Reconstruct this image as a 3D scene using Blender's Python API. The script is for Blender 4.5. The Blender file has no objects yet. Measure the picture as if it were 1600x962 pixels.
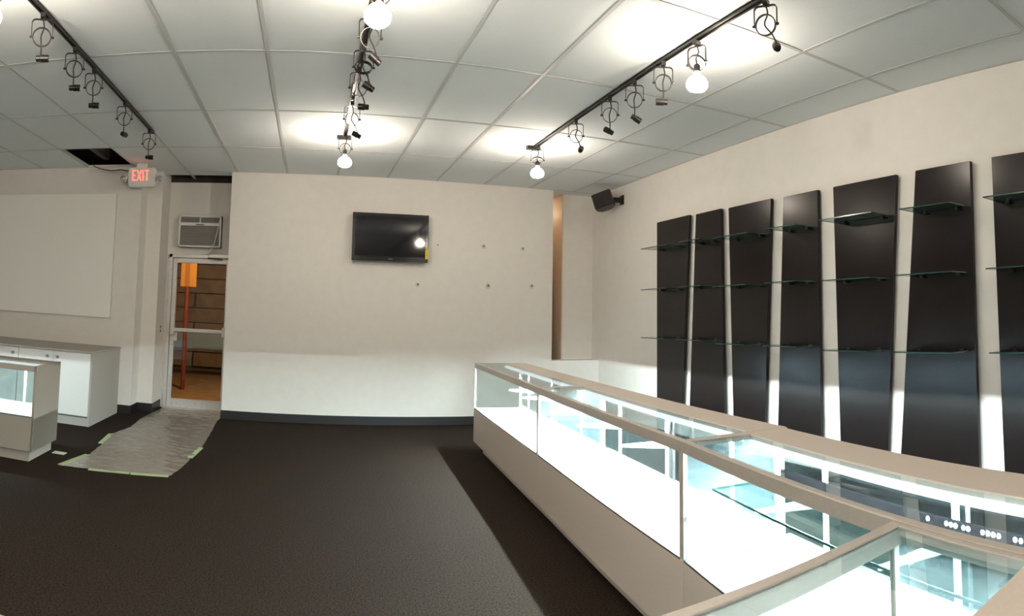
import bpy, math, random
from mathutils import Vector, Matrix
random.seed(7)
SC = bpy.context.scene
COL = SC.collection

# ------------------------------------------------------------------ camera
# the photograph is a hand-held phone panorama: a cylindrical camera, slightly rolled and pitched
F, X0, Y0, ROLL, PITCH = 985.8, 483.2, 420.8, .0382, .0643
HCAM = 1.333                       # lens height
cd = bpy.data.cameras.new('camera'); cam = bpy.data.objects.new('camera', cd); COL.objects.link(cam)
cr, sr, cp, sp = math.cos(ROLL), math.sin(ROLL), math.cos(PITCH), math.sin(PITCH)
RM = Matrix(((1, 0, 0), (0, cp, sp), (0, -sp, cp))) @ Matrix(((cr, 0, sr), (0, 1, 0), (-sr, 0, cr)))
RT = RM.transposed()
right, fwd, up = RT @ Vector((1, 0, 0)), RT @ Vector((0, 1, 0)), RT @ Vector((0, 0, 1))
m = Matrix.Identity(4)
for i in range(3):
    m[i][0] = right[i]; m[i][1] = up[i]; m[i][2] = -fwd[i]
m.translation = Vector((0, 0, HCAM))
cam.matrix_world = m
cd.type = 'PANO'
cd.panorama_type = 'CENTRAL_CYLINDRICAL'
cd.central_cylindrical_range_u_min = (0 - X0) / F
cd.central_cylindrical_range_u_max = (1600 - X0) / F
cd.central_cylindrical_range_v_min = (Y0 - 962) / F
cd.central_cylindrical_range_v_max = (Y0 - 0) / F
cd.central_cylindrical_radius = 1.0
cd.clip_start = .02; cd.clip_end = 100
SC.camera = cam

# ------------------------------------------------------------------ world, exposure
w = bpy.data.worlds.new('night'); SC.world = w; w.use_nodes = True
w.node_tree.nodes['Background'].inputs[0].default_value = (.02, .025, .04, 1)
w.node_tree.nodes['Background'].inputs[1].default_value = .3
SC.view_settings.view_transform = 'Standard'; SC.view_settings.look = 'None'
SC.view_settings.gamma = 1; SC.view_settings.use_curve_mapping = False
SC.view_settings.exposure = 0.42
SC.cycles.use_denoising = True
SC.cycles.max_bounces = 12; SC.cycles.diffuse_bounces = 4; SC.cycles.glossy_bounces = 4
SC.cycles.transparent_max_bounces = 32
SC.cycles.sample_clamp_indirect = 6

BULB = 150.0      # warm lamps, emission strength
TUBE = 1450.0       # tubes in the display cases

# ------------------------------------------------------------------ materials
MATS = {}
def mat(name, color=(.8, .8, .8), rough=.5, metal=0, noise=None, bump=0, nscale=50, emit=None, spec=.5, detail=2, coat=0):
    if name in MATS: return MATS[name]
    mt = bpy.data.materials.new(name); mt.use_nodes = True
    nt = mt.node_tree; b = nt.nodes['Principled BSDF']
    b.inputs['Base Color'].default_value = (*color, 1)
    b.inputs['Roughness'].default_value = rough; b.inputs['Metallic'].default_value = metal
    b.inputs['Specular IOR Level'].default_value = spec
    b.inputs['Coat Weight'].default_value = coat
    if emit:
        b.inputs['Emission Color'].default_value = (*emit[0], 1); b.inputs['Emission Strength'].default_value = emit[1]
    if noise or bump:
        tc = nt.nodes.new('ShaderNodeTexCoord'); nz = nt.nodes.new('ShaderNodeTexNoise')
        nz.inputs['Scale'].default_value = nscale; nz.inputs['Detail'].default_value = detail
        nt.links.new(tc.outputs['Object'], nz.inputs['Vector'])
        if noise:
            mx = nt.nodes.new('ShaderNodeMix'); mx.data_type = 'RGBA'
            rp = nt.nodes.new('ShaderNodeMapRange')
            rp.inputs['From Min'].default_value = .3; rp.inputs['From Max'].default_value = .7
            nt.links.new(nz.outputs['Fac'], rp.inputs['Value'])
            nt.links.new(rp.outputs['Result'], mx.inputs['Factor'])
            mx.inputs['A'].default_value = (*color, 1); mx.inputs['B'].default_value = (*noise, 1)
            nt.links.new(mx.outputs['Result'], b.inputs['Base Color'])
        if bump:
            bp = nt.nodes.new('ShaderNodeBump'); bp.inputs['Strength'].default_value = bump; bp.inputs['Distance'].default_value = .01
            nt.links.new(nz.outputs['Fac'], bp.inputs['Height']); nt.links.new(bp.outputs['Normal'], b.inputs['Normal'])
    MATS[name] = mt
    return mt

def thin_glass(name, tint, rough=0.0, ior=1.5, haze=0.0, hazecol=(.7, .8, .8), dusty=False):
    mt = bpy.data.materials.new(name); mt.use_nodes = True; nt = mt.node_tree
    nt.nodes.clear()
    out = nt.nodes.new('ShaderNodeOutputMaterial'); mix = nt.nodes.new('ShaderNodeMixShader')
    tr = nt.nodes.new('ShaderNodeBsdfTransparent'); tr.inputs[0].default_value = (*tint, 1)
    gl = nt.nodes.new('ShaderNodeBsdfGlossy'); gl.inputs['Roughness'].default_value = rough
    fr = nt.nodes.new('ShaderNodeFresnel')
    ge = nt.nodes.new('ShaderNodeNewGeometry'); mr = nt.nodes.new('ShaderNodeMapRange')   # the same reflection on both faces of the pane
    mr.inputs['To Min'].default_value = ior; mr.inputs['To Max'].default_value = 1 / ior
    nt.links.new(ge.outputs['Backfacing'], mr.inputs['Value']); nt.links.new(mr.outputs['Result'], fr.inputs[0])
    nt.links.new(fr.outputs[0], mix.inputs[0]); nt.links.new(gl.outputs[0], mix.inputs[2])
    if haze:
        df = nt.nodes.new('ShaderNodeBsdfTranslucent' if dusty else 'ShaderNodeBsdfDiffuse'); df.inputs[0].default_value = (*hazecol, 1)
        m2 = nt.nodes.new('ShaderNodeMixShader'); m2.inputs[0].default_value = haze
        if dusty:       # uneven film of dust and wipe marks
            tc = nt.nodes.new('ShaderNodeTexCoord'); nz = nt.nodes.new('ShaderNodeTexNoise'); nz.inputs['Scale'].default_value = 5; nz.inputs['Detail'].default_value = 6
            nz.inputs['Distortion'].default_value = 1.2
            rp = nt.nodes.new('ShaderNodeMapRange'); rp.inputs['From Min'].default_value = .35; rp.inputs['From Max'].default_value = .75
            rp.inputs['To Min'].default_value = haze * .7; rp.inputs['To Max'].default_value = haze * 1.6
            nt.links.new(tc.outputs['Object'], nz.inputs['Vector']); nt.links.new(nz.outputs['Fac'], rp.inputs['Value']); nt.links.new(rp.outputs['Result'], m2.inputs[0])
        nt.links.new(tr.outputs[0], m2.inputs[1]); nt.links.new(df.outputs[0], m2.inputs[2]); nt.links.new(m2.outputs[0], mix.inputs[1])
    else:
        nt.links.new(tr.outputs[0], mix.inputs[1])
    nt.links.new(mix.outputs[0], out.inputs[0])
    MATS[name] = mt
    return mt

def emitter(name, col, s):
    mt = bpy.data.materials.new(name); mt.use_nodes = True; nt = mt.node_tree; nt.nodes.clear()
    out = nt.nodes.new('ShaderNodeOutputMaterial'); e = nt.nodes.new('ShaderNodeEmission')
    e.inputs[0].default_value = (*col, 1); e.inputs[1].default_value = s
    nt.links.new(e.outputs[0], out.inputs[0]); MATS[name] = mt; return mt

WALL = mat('wall_paint', (.80, .768, .722), .6, noise=(.77, .738, .692), nscale=9, bump=.02, spec=.3)
TILE = mat('ceiling_tile', (.89, .935, .955), .9, noise=(.81, .86, .875), nscale=220, bump=.25, spec=.1, detail=3)
TEE = mat('tee_paint', (.60, .61, .60), .5)
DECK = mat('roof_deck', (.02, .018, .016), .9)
CARPET = mat('carpet', (.004, .0026, .0018), .95, noise=(.034, .0222, .0158), nscale=95, bump=.5, spec=.1, detail=3)
BASEB = mat('black_vinyl', (.012, .011, .012), .45)
LAM = mat('laminate', (.60, .53, .47), .45, noise=(.57, .50, .44), nscale=120)
WLAM = mat('white_laminate', (.84, .84, .83), .4)
ALU = mat('brushed_frame', (.50, .455, .41), .42, .15, noise=(.46, .42, .38), nscale=80)
WMETAL = mat('white_metal', (.82, .84, .83), .4)
GLASS = thin_glass('case_glass', (.93, .975, .97))
REARG = thin_glass('rear_door_glass', (.93, .975, .97), haze=.10, hazecol=(.66, .82, .95), dusty=True)
DUSTG = thin_glass('dusty_glass', (.93, .975, .97), haze=.045, hazecol=(.72, .86, .95), dusty=True)
TOPG = thin_glass('top_glass', (.93, .975, .97), haze=.014, hazecol=(.72, .86, .95), dusty=True)
SHELFG = thin_glass('shelf_glass', (.72, .88, .84), haze=.12, hazecol=(.12, .25, .22))
CSHELF = thin_glass('case_shelf_glass', (.84, .94, .93))
EDGEG = mat('glass_edge', (.008, .055, .048), .15, spec=.8)
DOORG = thin_glass('door_glass', (.80, .78, .75))
BLACK = mat('panel_black', (.007, .0042, .0042), .24, noise=(.009, .006, .0055), nscale=60, spec=.25)
BMETAL = mat('black_metal', (.018, .015, .013), .35, .3)
CORD = mat('black_cord', (.012, .011, .010), .6)
SCREEN = mat('tv_screen', (.006, .005, .008), .06, spec=.6)
BEZEL = mat('tv_bezel', (.008, .007, .008), .12, spec=.7)
YELLOW = mat('yellow_label', (.75, .62, .02), .6)
INK = mat('ink', (.02, .02, .02), .7)
PLASTIC_W = mat('white_plastic', (.74, .73, .70), .45)
GREYP = mat('grey_grille', (.33, .31, .29), .6)
DARKG = mat('dark_grey', (.10, .09, .09), .6)
TAN = mat('tan_wood', (.74, .56, .42), .55, noise=(.70, .52, .38), nscale=14)
STEEL = mat('aluminium', (.68, .67, .65), .4, .35, noise=(.60, .59, .57), nscale=30)
LENS = mat('lamp_lens', (.55, .54, .52), .12, .55)
CHROME = mat('chrome', (.8, .8, .8), .08, 1)
TAPE = mat('green_tape', (.33, .42, .22), .6)
GREYHOLE = mat('wall_hole', (.16, .14, .13), .9)
SMUDGE = mat('scuffed_plaster', (.60, .57, .53), .9)
BULBM = emitter('bulb_light', (1, .87, .72), BULB)
TUBEM = emitter('tube_light', (.86, .97, 1.0), TUBE)
DIFF = emitter('strip_diffuser', (.86, .97, 1.0), 2.5)
REDL = emitter('exit_red', (1, .10, .07), 2.6)

# ------------------------------------------------------------------ mesh builder
class MB:
    def __init__(s, fn=None): s.v = []; s.f = []; s.fn = fn
    def add(s, vs, fs):
        o = len(s.v)
        if s.fn: vs = [s.fn(*p) for p in vs]
        s.v += [tuple(p) for p in vs]; s.f += [tuple(i + o for i in f) for f in fs]
        return s
    def box(s, x0, x1, y0, y1, z0, z1):
        return s.add([(x0, y0, z0), (x1, y0, z0), (x1, y1, z0), (x0, y1, z0), (x0, y0, z1), (x1, y0, z1), (x1, y1, z1), (x0, y1, z1)],
                     [(3, 2, 1, 0), (4, 5, 6, 7), (0, 1, 5, 4), (1, 2, 6, 5), (2, 3, 7, 6), (3, 0, 4, 7)])
    def prism(s, pts, axis, a, b):      # polygon pts extruded along an axis
        def P(p, t):
            return {'x': (t, p[0], p[1]), 'y': (p[0], t, p[1]), 'z': (p[0], p[1], t)}[axis]
        n = len(pts)
        vs = [P(p, a) for p in pts] + [P(p, b) for p in pts]
        fs = [tuple(range(n))[::-1], tuple(range(n, 2 * n))] + [(i, (i + 1) % n, n + (i + 1) % n, n + i) for i in range(n)]
        return s.add(vs, fs)
    def tube(s, pts, r, n=8, closed=False):
        pts = [Vector(p) for p in pts]; N = len(pts); rings = []
        rr = r if isinstance(r, (list, tuple)) else [r] * N
        prev = None
        for i, p in enumerate(pts):
            if closed: t = pts[(i + 1) % N] - pts[i - 1]
            else: t = pts[min(i + 1, N - 1)] - pts[max(i - 1, 0)]
            t.normalize()
            if prev is None:
                a = Vector((0, 0, 1)) if abs(t.z) < .9 else Vector((1, 0, 0))
                nrm = t.cross(a).normalized()
            else:
                nrm = (prev - t * prev.dot(t)).normalized()
            prev = nrm; bn = t.cross(nrm)
            rings.append([p + (nrm * math.cos(2 * math.pi * k / n) + bn * math.sin(2 * math.pi * k / n)) * rr[i] for k in range(n)])
        vs = [q for ring in rings for q in ring]; fs = []
        for i in range(N if closed else N - 1):
            j = (i + 1) % N
            for k in range(n):
                k2 = (k + 1) % n
                fs.append((i * n + k, i * n + k2, j * n + k2, j * n + k))
        if not closed:
            fs.append(tuple(range(n))[::-1]); fs.append(tuple((N - 1) * n + k for k in range(n)))
        return s.add(vs, fs)
    def lathe(s, c, axis, prof, n=16):   # prof: list of (t along axis, r)
        c = Vector(c); ax = Vector(axis).normalized()
        pts = [c + ax * t for t, r in prof]
        a = Vector((0, 0, 1)) if abs(ax.z) < .9 else Vector((1, 0, 0))
        u = ax.cross(a).normalized(); v = ax.cross(u)
        vs = []
        for (t, r), p in zip(prof, pts):
            vs += [p + (u * math.cos(2 * math.pi * k / n) + v * math.sin(2 * math.pi * k / n)) * max(r, 1e-5) for k in range(n)]
        fs = []
        for i in range(len(prof) - 1):
            for k in range(n):
                k2 = (k + 1) % n
                fs.append((i * n + k, i * n + k2, (i + 1) * n + k2, (i + 1) * n + k))
        fs.append(tuple(range(n))[::-1]); fs.append(tuple((len(prof) - 1) * n + k for k in range(n)))
        return s.add(vs, fs)
    def obj(s, name, material, parent=None, bevel=0, smooth=False):
        me = bpy.data.meshes.new(name); me.from_pydata(s.v, [], s.f); me.update()
        import bmesh
        bm = bmesh.new(); bm.from_mesh(me); bmesh.ops.recalc_face_normals(bm, faces=bm.faces); bm.to_mesh(me); bm.free()
        o = bpy.data.objects.new(name, me); COL.objects.link(o)
        me.materials.append(material)
        if parent is not None:
            o.parent = parent; o.matrix_parent_inverse = parent_inv(parent)
        if bevel:
            b = o.modifiers.new('bevel', 'BEVEL'); b.width = bevel; b.segments = 2; b.limit_method = 'ANGLE'
        if smooth:
            for p in me.polygons: p.use_smooth = True
            if hasattr(me, 'set_sharp_from_angle'): me.set_sharp_from_angle(angle=math.radians(40))
        return o
WM = {}
def parent_inv(p):
    mm = p.matrix_basis.copy(); q = p
    while q.parent is not None:
        mm = q.parent.matrix_basis @ q.matrix_parent_inverse @ mm; q = q.parent
    return mm.inverted()

def box(name, material, x0, x1, y0, y1, z0, z1, parent=None, bevel=0):
    return MB().box(x0, x1, y0, y1, z0, z1).obj(name, material, parent, bevel)
def tag(o, label, cat=None, group=None, kind=None):
    o['label'] = label
    if cat: o['category'] = cat
    if group: o['group'] = group
    if kind: o['kind'] = kind
    return o
def empty(name, loc=(0, 0, 0)):
    o = bpy.data.objects.new(name, None); COL.objects.link(o); o.location = loc; o.empty_display_size = .1; return o
def struct(o, label):
    o['kind'] = 'structure'; o['label'] = label; return o

# ------------------------------------------------------------------ room shell
ZC = 2.973                     # ceiling height
XR = 3.72                      # face of the right wall
YB = 7.548                     # face of the television wall
XL, YF = -5.2, -4.2            # sides behind / beside the viewer
ZD = 3.55                      # roof deck above the hung ceiling
A0, T = -.3274, .6096; D0, TD = 2.7056, 1.2192

struct(box('floor', CARPET, XL - .2, XR + .2, YF - .2, 8.06, -.1, 0), 'dark brown grey carpet covering the shop floor')
struct(box('wall_right', WALL, XR, XR + .15, YF - .2, 9.4, 0, ZD), 'long white painted wall behind the glass showcases')
struct(box('wall_left', WALL, XL - .15, XL, YF - .2, 7.45, 0, ZD), 'white painted wall beyond the left edge of view')
struct(box('wall_front', WALL, XL, XR, YF - .15, YF, 0, ZD), 'white painted wall behind the viewer')
struct(box('wall_back', WALL, -1.0, 3.05, YB, YB + .14, 0, ZD), 'white painted wall carrying the television')
# wall with the white board, stepping back to the door recess
mb = MB()
ZP = ZC + .03
mb.prism([(XL, 7.30), (-2.06, 7.30), (-2.06, 7.60), (-1.87, 7.60), (-1.87, 8.20), (XL, 8.20)], 'z', 0, ZP)
PLENUM_DARK = mat('plenum_shade', (.035, .028, .026), .95, noise=(.055, .045, .04), nscale=12)  # walls above the ceiling coloured dark to stand for the shade there
struct(box('wall_plenum', PLENUM_DARK, XL, -1.0, 7.302, 8.2, ZP + .12, ZD), 'wall above the hung ceiling, coloured dark for shade')
struct(mb.obj('wall_back_left', WALL), 'white wall with the blank board, stepping back beside the door')
# door wall: left jamb piece, over-door piece, right piece
DY = 8.04; DX0, DX1, DZ = -1.835, -.98, 1.985
mb = MB()
mb.box(-1.87, DX0, DY, DY + .12, 0, 2.925); mb.box(DX0, DX1, DY, DY + .12, DZ, 2.925); mb.box(DX1, -.84, DY, DY + .12, 0, 2.925)
struct(box('wall_plenum_door', PLENUM_DARK, -1.868, -.84, DY + .001, DY + .12, 2.925, ZD), 'wall over the door above the missing tile, coloured dark for shade')
struct(mb.obj('wall_door', WALL), 'narrow white wall over the glass door with the air conditioner')
struct(box('wall_recess', WALL, -.98, -.84, YB + .14, DY, 0, ZD), 'side of the door recess hidden behind the television wall')
# corner niche to the right of the television wall
mb = MB(); mb.prism([(3.285, 7.76), (XR, 7.76), (XR, 9.25), (3.285, 9.25)], 'z', 0, ZD)
nb = struct(mb.obj('wall_niche', WALL), 'white pier set back in the corner beside the television wall')
struct(box('trim_1', TAN, 3.270, 3.2848, 7.765, 9.2, 0, ZC - .005), 'tan wooden side of the corner pier')
struct(box('wall_passage', WALL, 2.9, 3.28, 9.25, 9.4, 0, ZD), 'white wall closing the gap behind the television wall')
struct(box('wall_passage_side', WALL, 2.9, 3.05, YB + .14, 9.25, 0, ZD), 'inner side of the gap behind the television wall')
pl = tag(empty('ceiling_lamp', (3.13, 8.7, ZC)), 'bare warm bulb in the gap behind the television wall', 'lamp')
MB().lathe((3.13, 8.7, ZC - .001), (0, 0, -1), [(0, .05), (.02, .05), (.03, .02), (.06, .018)], 14).obj('lamp_holder', PLASTIC_W, pl)
MB().lathe((3.13, 8.7, ZC - .061), (0, 0, -1), [(0, .014), (.02, .02), (.04, .03), (.06, .028), (.075, .01)], 14).obj('bulb', emitter('passage_bulb', (1, .74, .48), 150), pl, smooth=True)
struct(box('wall_low', WALL, 3.05, XR, YB, 7.76, 0, .765), 'low white wall with a ledge in the corner by the speaker')
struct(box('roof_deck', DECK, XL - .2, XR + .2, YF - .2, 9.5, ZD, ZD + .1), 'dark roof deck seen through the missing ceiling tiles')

# baseboards
struct(box('baseboard_back', BASEB, -1.008, 3.05, YB - .008, YB, 0, .10), 'black vinyl baseboard under the television wall')
mb = MB()
mb.box(-2.26, -2.052, 7.292, 7.30, 0, .10); mb.box(-2.06, -2.052, 7.30, 7.60, 0, .10)
mb.box(-2.052, -1.862, 7.592, 7.60, 0, .10); mb.box(-1.87, -1.862, 7.60, 8.02, 0, .10)
struct(mb.obj('baseboard_left', BASEB), 'black vinyl baseboard stepping back towards the glass door')
bbr = struct(box('baseboard_right', BASEB, XR - .008, XR, YF, YB, 0, .10), 'black vinyl baseboard behind the glass showcases')

# hung ceiling: every tile and tee its own piece
ceil = struct(empty('ceiling', (0, 0, ZC)), 'hung ceiling of pale speckled tiles in a metal grid')
tile_cache = {}
def tile(x0, x1, y0, y1):
    key = (round(x1 - x0, 3), round(y1 - y0, 3))
    if key not in tile_cache:
        w2, d2 = (x1 - x0) / 2 - .004, (y1 - y0) / 2 - .004
        me_o = MB().box(-w2, w2, -d2, d2, 0, .016).obj('ceiling_tile', TILE)
        tile_cache[key] = me_o.data; o = me_o
    else:
        o = bpy.data.objects.new('ceiling_tile', tile_cache[key]); COL.objects.link(o)
    o.parent = ceil
    o.location = ((x0 + x1) / 2, (y0 + y1) / 2, .003 + random.uniform(0, .0015))
    o.rotation_euler = (random.uniform(-.0012, .0012), random.uniform(-.0012, .0012), 0)
def in_alcove(xa, xb): return xa > -2.2 and xb < -.9
ks = list(range(-8, 8)); js = list(range(-6, 5))
for k in ks[:-1]:
    x0, x1 = A0 + T * k, A0 + T * (k + 1)
    xa, xb = max(x0, XL), min(x1, XR)
    if xb - xa < .03: continue
    for j in js[:-1]:
        y0, y1 = D0 + TD * j, D0 + TD * (j + 1)
        ymax = 7.30 if xb < -1.9 else YB
        ya, yb = max(y0, YF), min(y1, ymax)
        if yb - ya < .03: continue
        if k == -4 and j == 3: continue              # the missing tile by the exit sign
        tile(xa, xb, ya, yb)
    # pieces beyond the line of the television wall
    if k in (-3, -2):                                # door recess, cut tile then a gap
        tile(max(x0, -2.05), min(x1, -1.0), 7.58 if k == -2 else 7.31, 7.79) if k == -2 else tile(max(x0, -1.868), x1, 7.58, 7.79)
tile(-2.05, -1.546, 7.31, 7.575)
tile(-1.546, -1.0, 7.555, 7.578)
tile(3.06, 3.33, 7.56, 7.755); tile(3.335, XR, 7.56, 7.755); tile(3.06, 3.265, 7.76, 9.2)
TW = .012
def tee(x0, x1, y0, y1):
    mb = MB().box(x0, x1, y0, y1, ZC - .001, ZC + .002)
    cx, cy = (x0 + x1) / 2, (y0 + y1) / 2
    if x1 - x0 < y1 - y0: mb.box(cx - .002, cx + .002, y0, y1, ZC + .002, ZC + .035)
    else: mb.box(x0, x1, cy - .002, cy + .002, ZC + .002, ZC + .035)
    o = mb.obj('ceiling_tee', TEE, ceil); return o
for k in ks:
    x = A0 + T * k
    if not (XL + .05 < x < XR - .02): continue
    yend = 7.30 if x < -2.06 else (8.02 if -1.87 < x < -1.0 else (7.6 if x < -1.87 else YB))
    tee(x - TW, x + TW, YF, yend)
for j in js:
    y = D0 + TD * j
    if YF < y < 7.3:
        for k in ks[:-1]:
            xa, xb = max(A0 + T * k, XL), min(A0 + T * (k + 1), XR)
            if xb - xa > .03: tee(xa + TW, xb - TW, y - TW, y + TW)
tee(-1.0, 3.2, 7.5475 - .002, 7.5475 - .0005)
# wall angle round the edges
mb = MB()
mb.box(XL, -2.06, 7.284, 7.30, ZC - .002, ZC + .001); mb.box(-1.0, XR, YB - .014, YB, ZC - .002, ZC + .001)
mb.box(XR - .014, XR, YF, YB, ZC - .002, ZC + .001); mb.box(-1.868, -.98, DY - .02, DY, 2.925, 2.929)
mb.obj('wall_angle', TEE, ceil)
# what shows up inside the openings
struct(box('joist', mat('joist_grey', (.10, .09, .09), .8), -2.56, -2.49, 5.5, 7.29, 3.06, 3.34), 'grey joist above the missing ceiling tile')

# ------------------------------------------------------------------ glass door with the street outside
door = struct(empty('door_1', (DX0, DY, 0)), 'aluminium framed glass door in the recess, night street outside')
mb = MB(); fw = .045
mb.box(DX0, DX0 + fw, DY - .03, DY + .09, 0, DZ); mb.box(DX1 - fw, DX1, DY - .03, DY + .09, 0, DZ); mb.box(DX0, DX1, DY - .03, DY + .09, DZ - .045, DZ)
mb.obj('door_frame', STEEL, door, .003)
lx0, lx1, lz0, lz1 = DX0 + fw + .004, DX1 - fw - .004, .012, DZ - .05
st = .055
box('stile', STEEL, lx0, lx0 + st, DY, DY + .045, lz0, lz1, door, .003)
box('stile', STEEL, lx1 - st, lx1, DY, DY + .045, lz0, lz1, door, .003)
box('door_rail', STEEL, lx0 + st, lx1 - st, DY, DY + .045, lz1 - .06, lz1, door, .003)
box('door_rail', STEEL, lx0 + st, lx1 - st, DY, DY + .045, lz0, lz0 + .11, door, .003)
MB().box(lx0 + st, lx1 - st, DY + .02, DY + .026, lz0 + .11, lz1 - .06).obj('pane', DOORG, door)
pb = MB().box(lx0 + .02, lx1 - .02, DY - .065, DY - .04, .985, 1.03).obj('push_bar', STEEL, door, .004)
MB().box(lx0 + .015, lx0 + .07, DY - .07, DY, .94, 1.06).box(lx1 - .07, lx1 - .015, DY - .07, DY, .94, 1.06).obj('push_bar_end', STEEL, door, .004)
box('lock_plate', STEEL, lx0 + .01, lx0 + .10, DY - .012, DY, .86, .97, door, .003)
cl = MB().box(-1.30, -1.02, DY - .075, DY - .03, 1.945, 1.995).obj('door_closer', STEEL, door, .006)
MB().tube([(-1.24, DY - .05, 1.94), (-1.30, DY - .20, 1.935), (-1.14, DY - .04, 1.93)], .009, 6).obj('closer_arm', DARKG, door)
box('threshold', STEEL, DX0, DX1, DY - .05, DY + .1, 0, .012, door)
for z in (.25, 1.0, 1.72):
    MB().tube([(DX0 + fw, DY - .038, z - .05), (DX0 + fw, DY - .038, z + .05)], .010, 8).obj('hinge', STEEL, door)

PAVE = mat('pavement', (.20, .15, .11), .9, noise=(.30, .22, .15), nscale=6, bump=.2)
struct(box('pavement', PAVE, -8, 3, 8.16, 16, -.12, -.01), 'rough pavement outside the door under orange street light')
alley = struct(box('wall_alley', mat('alley_wall', (.07, .06, .055), .9), -8, 3, 13.3, 13.5, 0, 5), 'dark wall across the street')
BRD = mat('alley_board', (.36, .31, .29), .85, noise=(.24, .21, .20), nscale=5)
for i in range(14):
    for q in range(4):
        x = -7.6 + q * 2.6 + (1.3 if i % 2 else 0)
        box('block', BRD, x, x + 2.55, 13.24, 13.3, .05 + i * .31, .05 + i * .31 + .285, alley)
sp_ = tag(empty('sign_post', (-1.95, 9.9, -.01)), 'orange lit red sign post standing on the pavement outside the door', 'sign post')
REDP = mat('red_post', (.22, .045, .035), .6)
MB().tube([(-1.95, 9.9, -.01), (-1.95, 9.9, 2.02)], .035, 10).obj('post', REDP, sp_, smooth=True)
SIGN = mat('orange_sign', (.62, .36, .08), .6)
for a, b in ((-2.055, -1.988), (-1.912, -1.80)):
    box('sign_plate', SIGN, a, b, 9.86, 9.872, 1.62, 2.10, sp_, .004)
box('sign_back', mat('brown_sign', (.40, .20, .06), .6), -1.99, -1.91, 9.862, 9.873, 1.62, 2.10, sp_)
sl = bpy.data.lights.new('street_lamp', 'SPOT'); so = bpy.data.objects.new('street_lamp', sl); COL.objects.link(so)
sl.energy = 300; sl.color = (1, .55, .18); sl.spot_size = 2.3; sl.shadow_soft_size = .15
so.location = (-1.15, 8.40, 3.05); so.rotation_euler = (Vector((-1.95, 10.3, .7)) - Vector(so.location)).to_track_quat('-Z', 'Y').to_euler()
gr_ = tag(empty('reflection_beam', (-2.2, 11.6, 0)), 'added blue grey beam outside, imitating a reflection in the door glass', 'reflection beam')  # beam added for the bluish reflection below the push bar
box('beam', mat('blue_reflection', (.22, .40, .80), .6), -4.2, -.2, 11.58, 11.66, .52, .86, gr_, .02)
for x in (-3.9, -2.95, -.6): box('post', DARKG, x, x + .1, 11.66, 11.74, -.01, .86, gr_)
sl2 = tag(empty('floodlight', (-1.15, 8.16, 3.1)), 'orange floodlight mounted outside over the glass door', 'floodlight')
MB().tube([(-1.15, 8.16, 3.15), (-1.15, 8.40, 3.15)], .02, 8).obj('arm', DARKG, sl2)
MB().lathe((-1.15, 8.40, 3.17), (-.3, .6, -.8), [(0, .03), (.04, .07), (.10, .10), (.101, .095), (.045, .06)], 14).obj('shade', DARKG, sl2)

# ------------------------------------------------------------------ air conditioner over the door
ac = tag(empty('air_conditioner', (-1.435, DY, 2.07)), 'white window air conditioner in the wall over the glass door', 'air conditioner')
ax0, ax1, az0, az1, ay = -1.715, -1.160, 2.075, 2.485, 7.93
mb = MB(); t = .022
mb.box(ax0, ax1, ay, DY, az0, az0 + t); mb.box(ax0, ax1, ay, DY, az1 - t, az1); mb.box(ax0, ax0 + t, ay, DY, az0, az1); mb.box(ax1 - t, ax1, ay, DY, az0, az1)
mb.box(ax0, ax1, ay + .03, DY, az0, az1)
mb.obj('housing', PLASTIC_W, ac, .004)
box('control_strip', PLASTIC_W, ax0 + t, ax1 - t, ay + .004, ay + .03, 2.352, 2.392, ac, .002)
box('badge', DARKG, -1.49, -1.385, ay + .001, ay + .004, 2.360, 2.372, ac)
box('vent_divider', PLASTIC_W, -1.445, -1.43, ay + .006, ay + .03, 2.392, az1 - t, ac)
mb = MB()
for i in range(6): mb.box(ax0 + t, ax1 - t, ay + .012, ay + .028, 2.396 + i * .0115, 2.396 + i * .0115 + .006)
mb.obj('vent_louvres', GREYP, ac)['kind'] = 'stuff'
mb = MB()
for i in range(18): mb.box(ax0 + t, ax1 - t, ay + .010, ay + .026, az0 + t + .004 + i * .0138, az0 + t + .004 + i * .0138 + .0075)
mb.obj('intake_grille', GREYP, ac)['kind'] = 'stuff'
box('grille_back', DARKG, ax0 + t, ax1 - t, ay + .0285, ay + .0305, az0 + t, az1 - t, ac)
pts = [(-1.178, ay - .005, 2.44), (-1.19, ay - .02, 2.36), (-1.21, ay - .03, 2.25), (-1.235, ay - .02, 2.13), (-1.28, ay + .0, 2.04), (-1.34, ay + .07, 1.995), (-1.42, ay + .10, 1.99)]
MB().tube(pts, .006, 6).obj('power_cord', PLASTIC_W, ac, smooth=True)
MB().tube([(-1.035, DY - .02, 2.9), (-1.035, DY - .02, 2.5), (-1.06, DY - .02, 2.0)], .004, 5).obj('wire', GREYP, ac)

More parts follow.
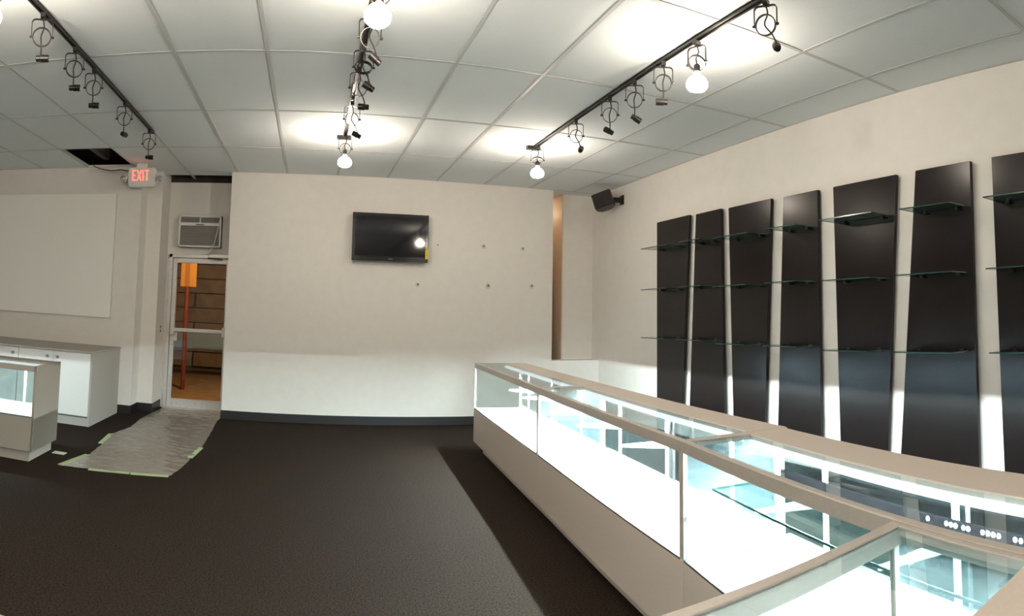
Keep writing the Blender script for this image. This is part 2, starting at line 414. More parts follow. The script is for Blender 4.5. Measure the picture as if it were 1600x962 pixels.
# ------------------------------------------------------------------ exit sign with twin lamps and its cable
ex = tag(empty('exit_sign', (-2.01, 7.1, 2.69)), 'lit red EXIT sign with twin emergency lamps at the ceiling', 'exit sign')
ey = 7.10
mb = MB().prism([(-2.178, 2.715), (-2.155, 2.692), (-1.868, 2.692), (-1.845, 2.715), (-1.845, 2.90), (-1.865, 2.918), (-2.158, 2.918), (-2.178, 2.90)], 'y', ey, ey + .07)
mb.obj('sign_box', PLASTIC_W, ex, .004)
box('canopy', PLASTIC_W, -2.08, -1.95, ey + .01, ey + .06, 2.917, ZC - .002, ex)
box('wall_mount', PLASTIC_W, -2.14, -2.07, ey + .07, 7.30, 2.74, 2.88, ex)
def strokes(name, segs, x, w, z, h):
    mb = MB()
    for (a, b, c, d, th) in segs:
        p, q = Vector((x + a * w, 0, z + b * h)), Vector((x + c * w, 0, z + d * h))
        dr = (q - p).normalized(); n = Vector((-dr.z, 0, dr.x)) * th / 2
        mb.prism([(v.x, v.z) for v in (p + n, q + n, q - n, p - n)], 'y', ey - .003, ey + .001)
    o = mb.obj(name, REDL, ex); o['label'] = 'glowing red letter'
lw, lh, lz, th = .042, .125, 2.765, .013
strokes('letter', [(.13, 0, .13, 1, th), (0, .05, 1, .05, th), (0, .5, .85, .5, th), (0, .95, 1, .95, th)], -2.128, lw, lz, lh)
strokes('letter', [(0, 0, 1, 1, th), (1, 0, 0, 1, th)], -2.068, lw + .006, lz, lh)
strokes('letter', [(.5, 0, .5, 1, th)], -2.012, .03, lz, lh)
strokes('letter', [(.5, 0, .5, 1, th), (0, .95, 1, .95, th)], -1.974, lw + .006, lz, lh)
for sx in (-1, 1):
    cx = -2.0115 + sx * .215
    MB().tube([(-2.0115 + sx * .165, ey + .035, 2.80), (cx, ey + .03, 2.80)], .012, 8).obj('lamp_arm', PLASTIC_W, ex)
    h = MB().lathe((cx, ey + .05, 2.795), (.15 * sx, -1, -.15), [(0, .018), (.012, .032), (.03, .040), (.055, .043), (.062, .041)], 16).obj('lamp_head', PLASTIC_W, ex, smooth=True)
    MB().lathe((cx + .009 * sx, ey - .010, 2.786), (.15 * sx, -1, -.15), [(0, .040), (.008, .034), (.015, .018), (.018, .004)], 16).obj('lamp_lens', LENS, h, smooth=True)
cb = MB().tube([(-2.64, 7.18, 3.16), (-2.66, 7.15, 3.02), (-2.63, 7.14, 2.95), (-2.54, 7.13, 2.915), (-2.40, 7.13, 2.89), (-2.28, 7.14, 2.905), (-2.179, 7.145, 2.885)], .006, 6).obj('cable', CORD, ex, smooth=True)
cb['label'] = 'black cable drooping from the open ceiling tile'

# ------------------------------------------------------------------ light tracks and their heads
def track(x, y0, y1, label, feed):
    o = tag(empty('light_track', (x, y1, ZC)), label, 'light track', 'three black light tracks on the ceiling')
    mb = MB().box(x - .018, x - .006, y0, y1, ZC - .022, ZC - .001).box(x + .006, x + .018, y0, y1, ZC - .022, ZC - .001).box(x - .018, x + .018, y0, y1, ZC - .010, ZC - .001)
    mb.obj('rail', BMETAL, o, .0015)
    if feed:
        box('feed_box', BMETAL, x - .075, x + .06, y1 - .015, y1 + .05, ZC - .03, ZC - .001, o, .004)
    else:
        box('end_cap', BMETAL, x - .019, x + .019, y1, y1 + .012, ZC - .023, ZC - .001, o, .002)
    return o
TXL, TXM, TXR = -1.543, .272, 2.078
track(TXL, -3.2, 5.74, 'black light track nearest the exit sign', False)
track(TXM, -3.2, 5.80, 'black light track in the middle, pointing at the television wall', True)
t3 = track(TXR, -3.2, 5.64, 'black light track above the row of glass showcases', True)
box('joiner', BMETAL, TXR - .024, TXR + .024, 2.12, 2.29, ZC - .026, ZC - .001, t3, .003)

def head(x, y, label, yaw=0.0, tilt=0.0, sock=(1, 0, 0), sway=(0, 0), lit=False, drop=.285, visible=True):
    """adapter, U yoke, gimbal ring, cord with its lamp socket; a lit one carries a bulb"""
    base = Matrix.Translation((x, y, ZC)) @ Matrix.Rotation(yaw, 4, 'Z')
    fn = lambda a, b, c: base @ Vector((a, b, c))
    o = tag(empty('track_light_head', (x, y, ZC)), label, 'track light', 'track light heads')
    MB(fn).box(-.014, .014, -.030, .030, -.052, -.0225).obj('track_adapter', BMETAL, o, .002)
    W = .060
    yk = [(-W, 0, -.165), (-W, 0, -.075), (-W + .008, 0, -.062), (-W + .02, 0, -.058), (W - .02, 0, -.058), (W - .008, 0, -.062), (W, 0, -.075), (W, 0, -.165)]
    mb = MB(fn)
    for p, q in zip(yk[:-1], yk[1:]):
        p, q = Vector(p), Vector(q); d = (q - p).normalized(); n = Vector((-d.z, 0, d.x)) * .0022
        p = p - d * .001; q = q + d * .001
        mb.add([tuple(v + Vector((0, s, 0))) for s in (-.007, .007) for v in (p + n, q + n, q - n, p - n)],
               [(3, 2, 1, 0), (4, 5, 6, 7), (0, 1, 5, 4), (1, 2, 6, 5), (2, 3, 7, 6), (3, 0, 4, 7)])
    mb.obj('yoke', BMETAL, o)
    # ring pivoting about the yoke's ends
    R0 = .0545; rm = Matrix.Translation((0, 0, -.160)) @ Matrix.Rotation(tilt, 4, 'X')
    mb = MB(lambda a, b, c: base @ (rm @ Vector((a, b, c)))); n = 28
    vs = []; fs = []
    for i in range(n):
        a = 2 * math.pi * i / n; c, s = math.cos(a), math.sin(a)
        for (r, d) in ((R0, -.009), (R0, .009), (R0 - .005, .009), (R0 - .005, -.009)): vs.append((r * c, d, r * s))
    for i in range(n):
        j = (i + 1) % n
        for k in range(4):
            fs.append((i * 4 + k, j * 4 + k, j * 4 + (k + 1) % 4, i * 4 + (k + 1) % 4))
    mb.add(vs, fs)
    rg = mb.obj('gimbal_ring', BMETAL, o, smooth=True)
    for q in (-W - .002, W + .002): MB(fn).tube([(q - .008, 0, -.160), (q + .008, 0, -.160)], .007, 8).obj('pivot_screw', BMETAL, rg)
    sx, sy = sway
    sd = Vector(sock).normalized()
    if lit:
        MB(fn).tube([(0, 0, -.05), (.012, .004, -.09), (-.006, 0, -.13), (.0, 0, -.165)], .0045, 6).obj('cord', CORD, o, smooth=True)
        bc = Vector((x, y, ZC - .185)); ax = Vector((sx, sy, -1)).normalized()
        MB().lathe(bc - ax * .02, ax, [(0, .012), (.01, .02), (.045, .02), (.05, .014)], 12).obj('socket', BMETAL, o, smooth=True)
        MB().lathe(bc + ax * .030, ax, [(0, .014), (.016, .022), (.036, .050), (.060, .063), (.085, .062), (.104, .046), (.113, .016)], 20).obj('bulb', BULBM, o, smooth=True)
    else:
        end = Vector((x + sx, y + sy, ZC - drop + .015))
        pts = [base @ Vector((0, 0, -.05)), base @ Vector((.010, .004, -.10)), base @ Vector((-.004, -.006, -.16)), Vector((x + sx * .6, y + sy * .6, ZC - .215)), end]
        sm = []
        for i in range(len(pts) - 1):
            for q in range(4):
                tt = q / 4; p0 = pts[max(i - 1, 0)]; p1 = pts[i]; p2 = pts[i + 1]; p3 = pts[min(i + 2, len(pts) - 1)]
                sm.append(.5 * ((2 * p1) + (p2 - p0) * tt + (2 * p0 - 5 * p1 + 4 * p2 - p3) * tt * tt + (3 * p1 - p0 - 3 * p2 + p3) * tt ** 3))
        sm.append(pts[-1])
        MB().tube(sm, .0042, 6).obj('cord', CORD, o, smooth=True)
        c = end - Vector((0, 0, .015)) - sd * .014
        s_ = MB().lathe(c - sd * .034, sd, [(0, .019), (.002, .0215), (.046, .0215), (.048, .018), (.072, .018), (.074, .015)], 14).obj('socket', BMETAL, o, smooth=True)
        MB().lathe(c - sd * .0345, sd, [(0, .014), (.0008, .015)], 12).obj('socket_face', GREYP, s_)
    return o
YW = .0
head(TXL, 2.63, 'lit track light head at the upper left corner of the view', yaw=.5, lit=True, sway=(-.15, -.1))
for i, (y, yaw, tilt, sock, lab) in enumerate((
    (3.20, .42, .10, (-1, -.25, 0), 'unlit head with brass tinted socket, first on the left track'),
    (3.71, .30, .55, (-1, -.2, 0), 'unlit head with tilted ring, second on the left track'),
    (4.08, .25, .10, (-1, -.2, 0), 'unlit head third along the left track towards the exit sign'),
    (4.83, .20, .12, (-.15, -1, -.1), 'unlit head on the left track whose socket faces the viewer'),
    (5.63, .18, .08, (-1, -.1, .05), 'unlit head at the far end of the left track above the exit sign'))):
    head(TXL, y, lab, yaw=yaw, tilt=tilt, sock=sock)
for y, yaw, tilt, sock, sway, lit, lab in (
    (2.83, 0, .2, (1, 0, 0), (-.1, -.25), True, 'lit track light head at the top of the view on the middle track'),
    (3.31, .05, .35, (1, 0, -.9), (.04, 0), False, 'unlit head nearest the viewer on the middle track, socket tipped down'),
    (3.73, 0, -.5, (1, 0, -.6), (.045, 0), False, 'unlit head second along the middle track, ring tipped back'),
    (4.09, 0, .25, (1, 0, 0), (.045, 0), False, 'unlit head third along the middle track with level socket'),
    (4.78, 0, .15, (1, 0, -.5), (.05, 0), False, 'unlit head fourth along the middle track beside the lit far one'),
    (5.68, 0, .15, (1, 0, 0), (0, 0), True, 'lit track light head at the far end of the middle track')):
    head(TXM, y, lab, yaw=yaw, tilt=tilt, sock=sock, sway=sway, lit=lit)
for y, yaw, tilt, sock, sway, lit, lab in (
    (2.33, -1.0, .15, (-.5, -.7, -.6), (.03, -.05), False, 'unlit head nearest the viewer on the showcase track, socket tipped up'),
    (2.94, -1.15, .9, (0, 0, -1), (.02, .02), True, 'brightest lit head on the showcase track, second from the near end'),
    (3.31, -.45, .10, (1, -.45, 0), (0, 0), False, 'unlit head with level socket just beyond the brightest lamp'),
    (3.68, -.55, .12, (-.8, .2, .45), (.0, 0), False, 'unlit head fourth on the showcase track, socket tilted left'),
    (4.05, -.5, .35, (.5, -.6, -.5), (0, 0), False, 'unlit head fifth on the showcase track with small turned socket'),
    (4.66, -.45, .35, (-.45, -.7, -.55), (.02, -.05), False, 'unlit head next to the far lit one on the showcase track'),
    (5.56, -.35, 1.2, (0, 0, -1), (0, 0), True, 'lit track light head at the far end of the showcase track')):
    head(TXR, y, lab, yaw=yaw, tilt=tilt, sock=sock, sway=sway, lit=lit)
for x, y, lab in ((TXL, 1.2, 'added unseen lit head on the left track beside the viewer'), (TXL, -2.2, 'added unseen lit head at the rear end of the left track'),  # lit heads added out of view to brighten the room
                  (TXM, .5, 'added unseen lit head on the middle track just behind the viewer'), (TXM, -.7, 'added unseen lit head on the middle track well behind the viewer'),
                  (TXM, -2.4, 'added unseen lit head at the rear end of the middle track'), (TXL, -.8, 'added unseen lit head midway back on the left track'),
                  (TXL, 1.95, 'added unseen lit head on the left track just outside the upper left corner of the view')):
    head(x, y, lab, lit=True)

# ------------------------------------------------------------------ television and marks on its wall
tv = tag(empty('television', (.935, YB, 1.95)), 'black flat television on the white back wall', 'television')
tx0, tx1, tz0, tz1, ty = .478, 1.398, 1.945, 2.520, 7.44
box('mount', DARKG, .75, 1.12, ty + .05, YB, 2.08, 2.40, tv)
MB().box(tx0, tx1, ty, ty + .055, tz0, tz1).obj('casing', BEZEL, tv, .006)
MB().box(tx0 + .03, tx1 - .03, ty - .002, ty + .002, tz0 + .055, tz1 - .03).obj('screen', SCREEN, tv)
box('lower_bezel', BEZEL, tx0 + .004, tx1 - .004, ty - .008, ty, tz0 + .002, tz0 + .04, tv, .003)
box('logo', GREYP, .915, .965, ty - .0085, ty - .0078, tz0 + .024, tz0 + .031, tv)
lb = box('energy_label', YELLOW, tx1 - .036, tx1 - .001, ty - .0035, ty - .0022, tz0 + .045, tz0 + .175, tv); lb['label'] = 'yellow paper energy label'
for z, hh in ((.15, .012), (.125, .006), (.105, .004), (.085, .01), (.06, .004)):
    box('label_print', INK, tx1 - .028, tx1 - .009, ty - .0039, ty - .0034, tz0 + z, tz0 + z + hh * .5, lb)
for x, z, r, lab in ((1.535, 2.18, .009, 'tiny dark screw hole beside the television'), (2.122, 2.192, .013, 'middle anchor hole of the upper row on the back wall'),
                     (2.639, 2.188, .012, 'smudged anchor hole at the right of the upper row'), (1.301, 1.688, .012, 'anchor hole below the television'),
                     (2.19, 1.701, .015, 'middle anchor hole of the lower row on the back wall'), (2.768, 1.715, .013, 'anchor hole at the right of the lower row near the wall end')):
    a = tag(empty('wall_anchor', (x, YB, z)), lab, 'wall anchor', 'anchor holes left in the back wall')
    if r > .01:
        MB().lathe((x - .004, YB, z - .006), (0, -1, 0), [(0, r * 2.2), (.0008, r * 2.0)], 14).obj('patch', SMUDGE, a)
    MB().lathe((x, YB, z), (0, -1, 0), [(0, r), (.002, r), (.003, r * .6)], 12).obj('plug', GREYHOLE, a)

# ------------------------------------------------------------------ speaker in the corner
spk = tag(empty('wall_speaker', (XR, 6.55, 2.78)), 'black loudspeaker on a bracket high on the right wall', 'speaker')
c = Vector((3.50, 6.98, 2.775))
bm_ = Matrix.Translation(c) @ Matrix.Rotation(math.radians(-38), 4, 'Z') @ Matrix.Rotation(math.radians(-19), 4, 'Y') @ Matrix.Rotation(math.radians(-6), 4, 'X')
fn = lambda a, b, d: bm_ @ Vector((a, b, d))
prof = [(-.125, -.09), (.125, -.09), (.125, .02), (.08, .10), (.04, .115), (-.04, .115), (-.08, .10), (-.125, .02)]
MB(fn).prism(prof, 'z', -.10, .10).obj('cabinet', BMETAL, spk, .014)
MB(fn).box(-.115, .115, -.098, -.089, -.092, .092).obj('grille', mat('grille_black', (.02, .017, .016), .8, bump=.4, nscale=400), spk, .006)
MB().tube([fn(0, .10, 0), (3.62, 6.93, 2.79), (XR - .01, 6.90, 2.79)], .035, 10).obj('bracket', BMETAL, spk, .002)
box('wall_plate', BMETAL, XR - .012, XR, 6.85, 6.95, 2.73, 2.85, spk, .003)

# ------------------------------------------------------------------ black wall panels with glass shelves
PANELS = [  # far top, near top, far bottom, near bottom (distance along the wall)
    (5.98, 5.34, 5.985, 5.495, 'black tapered panel with glass shelves, farthest along the right wall'),
    (5.22, 4.80, 5.36, 4.77, 'narrow topped black panel, second from the speaker'),
    (4.68, 4.072, 4.635, 4.205, 'wide topped black panel, third from the speaker'),
    (3.915, 3.505, 4.035, 3.52, 'black panel with a warm lamp reflection near its top, fourth from the speaker'),
    (3.335, 2.71, 3.315, 2.86, 'wide topped black panel, fifth from the speaker'),
    (2.537, 2.085, 2.745, 2.10, 'black panel with a wide foot, last one wholly in view on the right'),
    (1.921, 1.30, 1.915, 1.45, 'black panel cut off by the right edge of the view')]
PZ0, PZ1 = .27, 2.345
for n, (a, b, c_, d, lab) in enumerate(PANELS):
    zt = PZ1 + (.04 - .012 * n if n < 4 else 0)
    o = tag(empty('shelving_unit', (XR, (a + b) / 2, PZ0)), lab, 'wall panel', 'black wall panels with glass shelves')
    xf = XR - .055
    MB().prism([(a, zt), (b, zt), (d, PZ0), (c_, PZ0)], 'x', xf, XR - .022).obj('panel', BLACK, o, .003)
    for zz in (2.0, .7): box('batten', DARKG, XR - .022, XR, (a + b) / 2 - .12, (a + b) / 2 + .12, zz, zz + .06, o)
    for z in (2.045 - .012 * (n > 4) + .02 * (n < 2), 1.60 - .015 * (n > 3) + .02 * (n < 2), 1.085 - .02 * (n > 3) + .02 * (n < 2)):
        f_ = (PZ1 - z) / (PZ1 - PZ0)
        ya, yb = a + (c_ - a) * f_ - .05, b + (d - b) * f_ + .03
        x0, x1 = xf - .235, xf
        s_ = MB().box(x0 + .003, x1, yb + .003, ya - .003, z, z + .008).obj('shelf', SHELFG, o)
        s_['label'] = 'clear green tinted glass shelf'
        MB().box(x0, x0 + .003, yb, ya, z, z + .008).box(x0, x1, yb, yb + .003, z, z + .008).box(x0, x1, ya - .003, ya, z, z + .008).obj('shelf_edge', EDGEG, s_)
        for yy in (ya - .07, yb + .07):
            MB().box(xf - .035, xf, yy - .012, yy + .012, z - .012, z).box(xf - .02, xf, yy - .012, yy + .012, z + .008, z + .014).obj('shelf_clip', BMETAL, s_)

# ------------------------------------------------------------------ glass showcases
def showcase(label, org, ud, vd, L, D, zt, zdeck, ends=('glass', 'glass'), shelf=False, brackets=(), toe=.08, toe_end=(0, 0), board=.19, lmat=None, zb=.10, strip=None):
    """org: front corner on the floor; ud: along the front; vd: towards the rear"""
    org = Vector(org); ud = Vector(ud); vd = Vector(vd)
    fn = lambda u, v, z: org + ud * u + vd * v + Vector((0, 0, z))
    lm = lmat or LAM
    o = tag(empty('display_case', fn(L / 2, D / 2, 0)), label, 'display case', 'glass showcases')
    B = lambda name, m_, *a, parent=o, bevel=0: MB(fn).box(*a).obj(name, m_, parent, bevel)
    p = .017
    B('base', lm, 0, L, 0, D, zb, zdeck - .006, bevel=.002)
    B('toe_kick', lm, toe_end[0], L - toe_end[1], toe, D - .03, 0, zb)
    B('deck', WLAM, .004, L - .004, .004, D - .02, zdeck - .006, zdeck)
    rh = .045
    B('bottom_rail', DARKG, p, L - p, .0, .012, zdeck - .006, zdeck + .003)
    B('top_rail', ALU, 0, L, 0, .030, zt - rh, zt, bevel=.0025)
    for k, u in enumerate((0, L - p)):
        if ends[k] == 'panel':
            e0, e1 = (0, .022) if k == 0 else (L - .022, L)
            B('end_panel', lm, e0, e1, 0, D, zb, zt + .001, bevel=.0015)
        else:
            B('end_rail', ALU, u, u + p, .030, D - board, zt - .022, zt, bevel=.0015)
            B('corner_post', ALU, u, u + p, 0, .017, zdeck, zt - rh)
            B('rear_post', WMETAL, u, u + p, D - .05, D - .03, zdeck, zt - .02)
            uu = .006 if k == 0 else L - .006
            MB(fn).box(uu - .002, uu + .002, .018, D - .05, zdeck, zt - .022).obj('end_glass', DUSTG, o)
    B('rear_top', lm, 0, L, D - board, D, zt - .020, zt, bevel=.002)
    B('rear_lip', lm, 0, L, D - .014, D, zt - .048, zt - .020)
    fl = .024
    MB(fn).box(p, L - p, .030, D - board, zt - .008, zt - .003).obj('top_glass', TOPG, o)
    MB(fn).box(p, L - p, .006, .011, zdeck, zt - rh).obj('front_glass', GLASS, o)
    for k in range(2):      # two sliding glass doors at the back
        u0, u1 = (p, L / 2 + .03) if k == 0 else (L / 2 - .03, L - p)
        v = D - .030 + k * .012
        dr = MB(fn).box(u0, u1, v, v + .004, zdeck + .02, zt - .050).obj('sliding_door', REARG, o)
        MB(fn).box(u1 - .010 if k == 0 else u0, u1 if k == 0 else u0 + .010, v - .003, v + .007, zdeck + .02, zt - .05).obj('door_edge', DARKG, dr)
    B('door_track', WMETAL, p, L - p, D - .034, D - .006, zdeck, zdeck + .018)
    # fluorescent strip under the front of the rear top
    lt = MB(fn).box(p + .01, L - p - .01, D - board + .004, D - board + .05, zt - .032, zt - .020).obj('light_housing', WMETAL, o)
    MB(fn).box(p + .01, L - p - .01, D - board - .012, D - board + .004, zt - .036, zt - .022).obj('diffuser', DIFF, lt)
    MB(fn).box(p + .03, L - p - .03, D - board - .006, D - board + .002, zt - .0445, zt - .0365).obj('light_strip', strip or TUBEM, lt)
    MB(fn).box(p + .01, L - p - .01, D - board - .016, D - board - .013, zt - .0425, zt - .022).obj('light_lens', DIFF, lt)
    # slotted standards
    us = (.17 * L, .5 * L, .83 * L) if L > 1 else (.2 * L, .8 * L)
    for u in us:
        MB(fn).box(u - .010, u + .010, D - .062, D - .050, zdeck, zt - .05).obj('shelf_standard', WMETAL, o)
        mb = MB(fn); nz = int((zt - zdeck - .1) / .03)
        for q in range(nz): mb.box(u - .003, u + .003, D - .0628, D - .0615, zdeck + .04 + q * .03, zdeck + .052 + q * .03)
        mb.obj('slots', GREYP, o)['kind'] = 'stuff'
    for (u, z, v0) in brackets:
        mb = MB(fn).prism([(D - .062, z - .045), (D - .062, z), (v0, z), (v0, z - .012)], 'x', u - .003, u + .003)
        mb.obj('shelf_bracket', WMETAL, o)
    if shelf:
        z, v0 = shelf
        s_ = MB(fn).box(.02, L - .02, v0 + .003, D - .07, z, z + .008).obj('glass_shelf', CSHELF, o)
        MB(fn).box(.02, L - .02, v0, v0 + .003, z, z + .008).box(.02, .023, v0, D - .07, z, z + .008).obj('shelf_edge', EDGEG, s_)
    return o, fn

ZT, ZDK = .86, .42
def seg(a, b):
    d = Vector((b[0] - a[0], b[1] - a[1], 0)); L = d.length; d /= L
    return (a[0], a[1], 0), d, Vector((-d.y, d.x, 0)), L
PA, PB, PC = (1.640, 6.08), (1.512, 3.98), (1.362, 2.045)
PD = (PC[0] - .160 * 1.90, PC[1] - 1.90)
DEP = .51
for a, b, lab, kw in (
    (PA, PB, 'farthest glass showcase of the row, beside the television wall', dict(brackets=((.52, .66, .22), (1.05, .66, .2), (1.75, .66, .22)), toe_end=(.08, 0))),
    (PB, PC, 'middle glass showcase of the lit row along the right wall', dict(brackets=((.33, .66, .16), (.98, .66, .16)))),
    (PC, PD, 'nearest glass showcase of the row, with a glass shelf inside', dict(shelf=(.665, .12), brackets=((.32, .665, .13), (.95, .665, .13), (1.58, .665, .13))))):
    o_, d_, n_, L_ = seg(a, b)
    ob_, fn_ = showcase(lab, o_, d_, n_, L_ - .001, .49 if a is PC else DEP, ZT, ZDK, **kw)
    if a is not PA:      # wedge that closes the joint to the neighbouring case
        q = prev_fn(prev_L, DEP, 0); p_ = fn_(0, .49 if a is PC else DEP, 0)
        MB().prism([(a[0], a[1]), (q.x, q.y), (p_.x, p_.y)], 'z', ZT - .02, ZT - .0005).obj('joint_filler', LAM, ob_)
    if a is PC:
        st_ = MB(fn_).box(.07, L_ - .1, .405, .418, .655, .718).obj('power_strip', mat('matt_black', (.0012, .0012, .0018), .9, spec=.05), ob_)
        for u in (.875, .95, .968, .986, 1.016, 1.034, 1.087, 1.106, 1.125, 1.144, 1.20, 1.219):
            MB(fn_).lathe((u, .405, .706), (0, -1, 0), [(0, .0072), (.002, .0066)], 12).obj('outlet', WMETAL, st_)
    prev_fn, prev_L = fn_, L_
# the near counter that returns in front of the row
n3 = Vector((PD[0] - PC[0], PD[1] - PC[1], 0)).normalized()
cn = Vector((PC[0], PC[1], 0)) + n3 * ((PC[1] - .905) / -n3.y) + Vector((-.006, 0, 0))
showcase('near glass showcase across the lower right corner', (cn.x, cn.y, 0), (-.9995, -.03, 0), (n3.x * 1.0, n3.y, 0), 1.75, .55, ZT, ZDK, board=.17, strip=emitter('near_strip_light', (.86, .97, 1.0), 260))
# left counter, end panel towards us
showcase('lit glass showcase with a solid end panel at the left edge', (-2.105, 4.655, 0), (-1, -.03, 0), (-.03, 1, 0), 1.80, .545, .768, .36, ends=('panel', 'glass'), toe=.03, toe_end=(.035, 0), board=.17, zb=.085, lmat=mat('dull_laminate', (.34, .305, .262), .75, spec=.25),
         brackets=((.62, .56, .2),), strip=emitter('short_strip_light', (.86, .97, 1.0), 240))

# ------------------------------------------------------------------ cabinets below the white board
CY0, CY1, CXR, CZ = 6.30, 7.06, -2.215, .785
CABM = mat('cabinet_laminate', (.41, .385, .345), .7, spec=.3)
DOOR_LIT = mat('door_laminate_lit', (.80, .79, .76), .4)  # doors coloured lighter than the body for the showcase light on them
wt = tag(box('worktop', CABM, -4.6, CXR + .006, CY0 - .012, 7.292, CZ - .022, CZ, None, .002), 'pale worktop on the cabinets under the blank board', 'worktop')
def cabinet(x0, x1, doors, lab, endp):
    o = tag(empty('base_cabinet', ((x0 + x1) / 2, 6.7, 0)), lab, 'cabinet', 'cabinets under the blank board')
    box('body', CABM, x0, x1, CY0 + .022, 7.29, .0 if endp else .085, CZ - .023, o)
    if endp: box('side_panel', CABM, x1, CXR, CY0, 7.29, 0, CZ - .023, o)
    box('toe_kick', CABM, x0, x1, CY0 + .006, CY0 + .03, 0, .085, o)
    box('shadow_gap', DARKG, x0, x1, CY0 + .012, CY0 + .03, .085, .10, o)
    for a, b, side in doors:
        d = box('door', DOOR_LIT, a + .002, b - .002, CY0, CY0 + .02, .102, CZ - .026, o, .0015)
        kx = b - .06 if side > 0 else a + .06
        k = MB().lathe((kx, CY0, CZ - .085), (0, -1, 0), [(0, .008), (.010, .008), (.011, .017), (.018, .017), (.021, .012)], 14).obj('lock', mat('lock_metal', (.35, .34, .32), .35, .8), d, smooth=True)
cabinet(-3.082, CXR - .02, ((-3.082, -2.668, 1), (-2.668, CXR - .02, -1)), 'white two door cabinet at the end beside the doorway wall', True)
cabinet(-4.6, -3.086, ((-3.80, -3.086, 1), (-4.6, -3.80, -1)), 'white cabinet at the left edge behind the showcase', False)

# blank board on the wall
bd = tag(empty('wall_board', (-3.5, 7.30, 1.13)), 'large blank white board on the wall at the left', 'board')
MB().box(-4.75, -2.365, 7.262, 7.30, 1.125, 2.635).obj('board', mat('board_white', (.90, .885, .84), .45), bd, .003)
box('edge_strip', mat('board_edge', (.66, .64, .60), .5), -2.365, -2.359, 7.262, 7.30, 1.125, 2.635, bd)
# switch on the side of the door recess
sw = tag(empty('wall_switch', (-1.87, 7.83, 1.02)), 'small dark light switches on the wall beside the glass door', 'switch')
box('plate', PLASTIC_W, -1.87, -1.866, 7.80, 7.87, .96, 1.08, sw, .001)
for z in (.985, 1.035): box('rocker', DARKG, -1.866, -1.860, 7.822, 7.848, z - .016, z + .016, sw)

# ------------------------------------------------------------------ plastic sheet on the carpet
def plastic():
    mt = bpy.data.materials.new('plastic_film'); mt.use_nodes = True; nt = mt.node_tree; nt.nodes.clear()
    out = nt.nodes.new('ShaderNodeOutputMaterial'); mix = nt.nodes.new('ShaderNodeMixShader'); m2 = nt.nodes.new('ShaderNodeMixShader')
    tr = nt.nodes.new('ShaderNodeBsdfTransparent'); df = nt.nodes.new('ShaderNodeBsdfDiffuse'); gl = nt.nodes.new('ShaderNodeBsdfGlossy')
    df.inputs[0].default_value = (.46, .42, .37, 1); gl.inputs['Roughness'].default_value = .18; gl.inputs[0].default_value = (.8, .78, .74, 1)
    m2.inputs[0].default_value = .55
    tc = nt.nodes.new('ShaderNodeTexCoord'); nz = nt.nodes.new('ShaderNodeTexNoise'); nz.inputs['Scale'].default_value = 9; nz.inputs['Detail'].default_value = 5
    bp = nt.nodes.new('ShaderNodeBump'); bp.inputs['Strength'].default_value = .35; bp.inputs['Distance'].default_value = .02
    nt.links.new(tc.outputs['Object'], nz.inputs['Vector']); nt.links.new(nz.outputs['Fac'], bp.inputs['Height']); nt.links.new(bp.outputs['Normal'], gl.inputs['Normal'])
    fr = nt.nodes.new('ShaderNodeFresnel'); fr.inputs[0].default_value = 1.45; nt.links.new(bp.outputs['Normal'], fr.inputs['Normal'])
    nt.links.new(tr.outputs[0], m2.inputs[1]); nt.links.new(df.outputs[0], m2.inputs[2])
    nt.links.new(fr.outputs[0], mix.inputs[0]); nt.links.new(m2.outputs[0], mix.inputs[1]); nt.links.new(gl.outputs[0], mix.inputs[2])
    nt.links.new(mix.outputs[0], out.inputs[0]); return mt
FILM = plastic()
ps = tag(empty('plastic_sheet', (-1.4, 6.3, 0)), 'wrinkled clear plastic sheet taped on the carpet before the glass door', 'plastic sheet')
Lp = [(-1.885, 4.72), (-1.80, 5.15), (-1.83, 5.55), (-1.90, 6.10), (-1.83, 6.55), (-1.86, 7.05), (-1.84, 7.55), (-1.80, 7.97)]
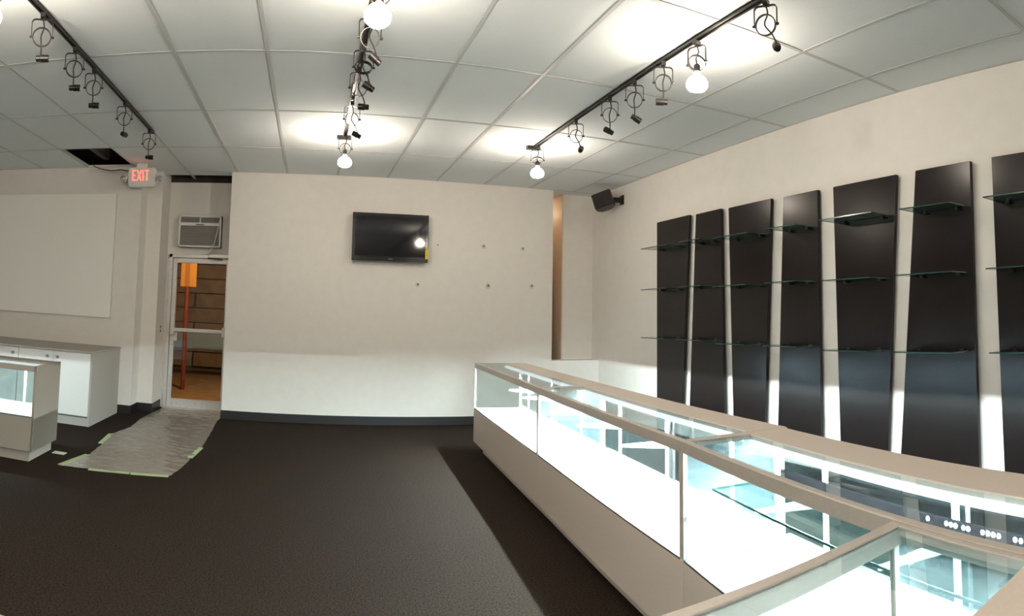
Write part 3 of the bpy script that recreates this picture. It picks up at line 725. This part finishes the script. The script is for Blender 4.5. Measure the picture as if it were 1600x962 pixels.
Rp = [(-1.02, 4.86), (-.985, 5.15), (-.97, 5.50), (-.955, 5.85), (-.965, 6.25), (-.985, 6.75), (-1.01, 7.2), (-1.02, 7.97)]
def along(Pts, t):
    t *= len(Pts) - 1; i = min(int(t), len(Pts) - 2); f = t - i
    return Vector(Pts[i]).lerp(Vector(Pts[i + 1]), f)
from mathutils import noise as mn
NU, NV = 46, 110; vs = []; fs = []
for j in range(NV + 1):
    l, r = along(Lp, j / NV), along(Rp, j / NV)
    for i in range(NU + 1):
        p = l.lerp(r, i / NU)
        e = min(i, NU - i, j, NV - j) / 5.0
        h = abs(mn.noise((p.x * 5, p.y * 9, 0))) * .020 + abs(mn.noise((p.x * 9, p.y * 11, 3))) * .008
        p = p + Vector((mn.noise((p.y * 7, p.x, 5)), mn.noise((p.x * 7, p.y, 9)))) * .012
        vs.append((p.x, p.y, .003 + h * min(1, .25 + e)))
for j in range(NV):
    for i in range(NU):
        a = j * (NU + 1) + i; fs.append((a, a + 1, a + NU + 2, a + NU + 1))
MB().add(vs, fs).obj('film', FILM, ps, smooth=True)
def tape(p, q, w=.045):
    p, q = Vector((*p, .006)), Vector((*q, .006)); d = (q - p).normalized(); n = Vector((-d.y, d.x, 0)) * w / 2
    MB().add([p + n, q + n, q - n, p - n, *(v - Vector((0, 0, .005)) for v in (p + n, q + n, q - n, p - n))], [(0, 1, 2, 3), (7, 6, 5, 4), (0, 4, 5, 1), (1, 5, 6, 2), (2, 6, 7, 3), (3, 7, 4, 0)]).obj('tape_strip', TAPE, ps)
tape((-1.89, 4.74), (-1.82, 5.18)); tape((-1.86, 5.65), (-1.905, 6.10)); tape((-1.65, 4.745), (-1.33, 4.80)); tape((-1.32, 4.795), (-1.03, 4.85)); tape((-.985, 5.5), (-.96, 5.92))
sc_ = MB().box(-2.10, -1.99, 5.06, 5.14, .0, .004).obj('paper_scrap', mat('scrap', (.55, .62, .48), .7)); tag(sc_, 'small pale scrap on the carpet by the left showcase foot', 'scrap')
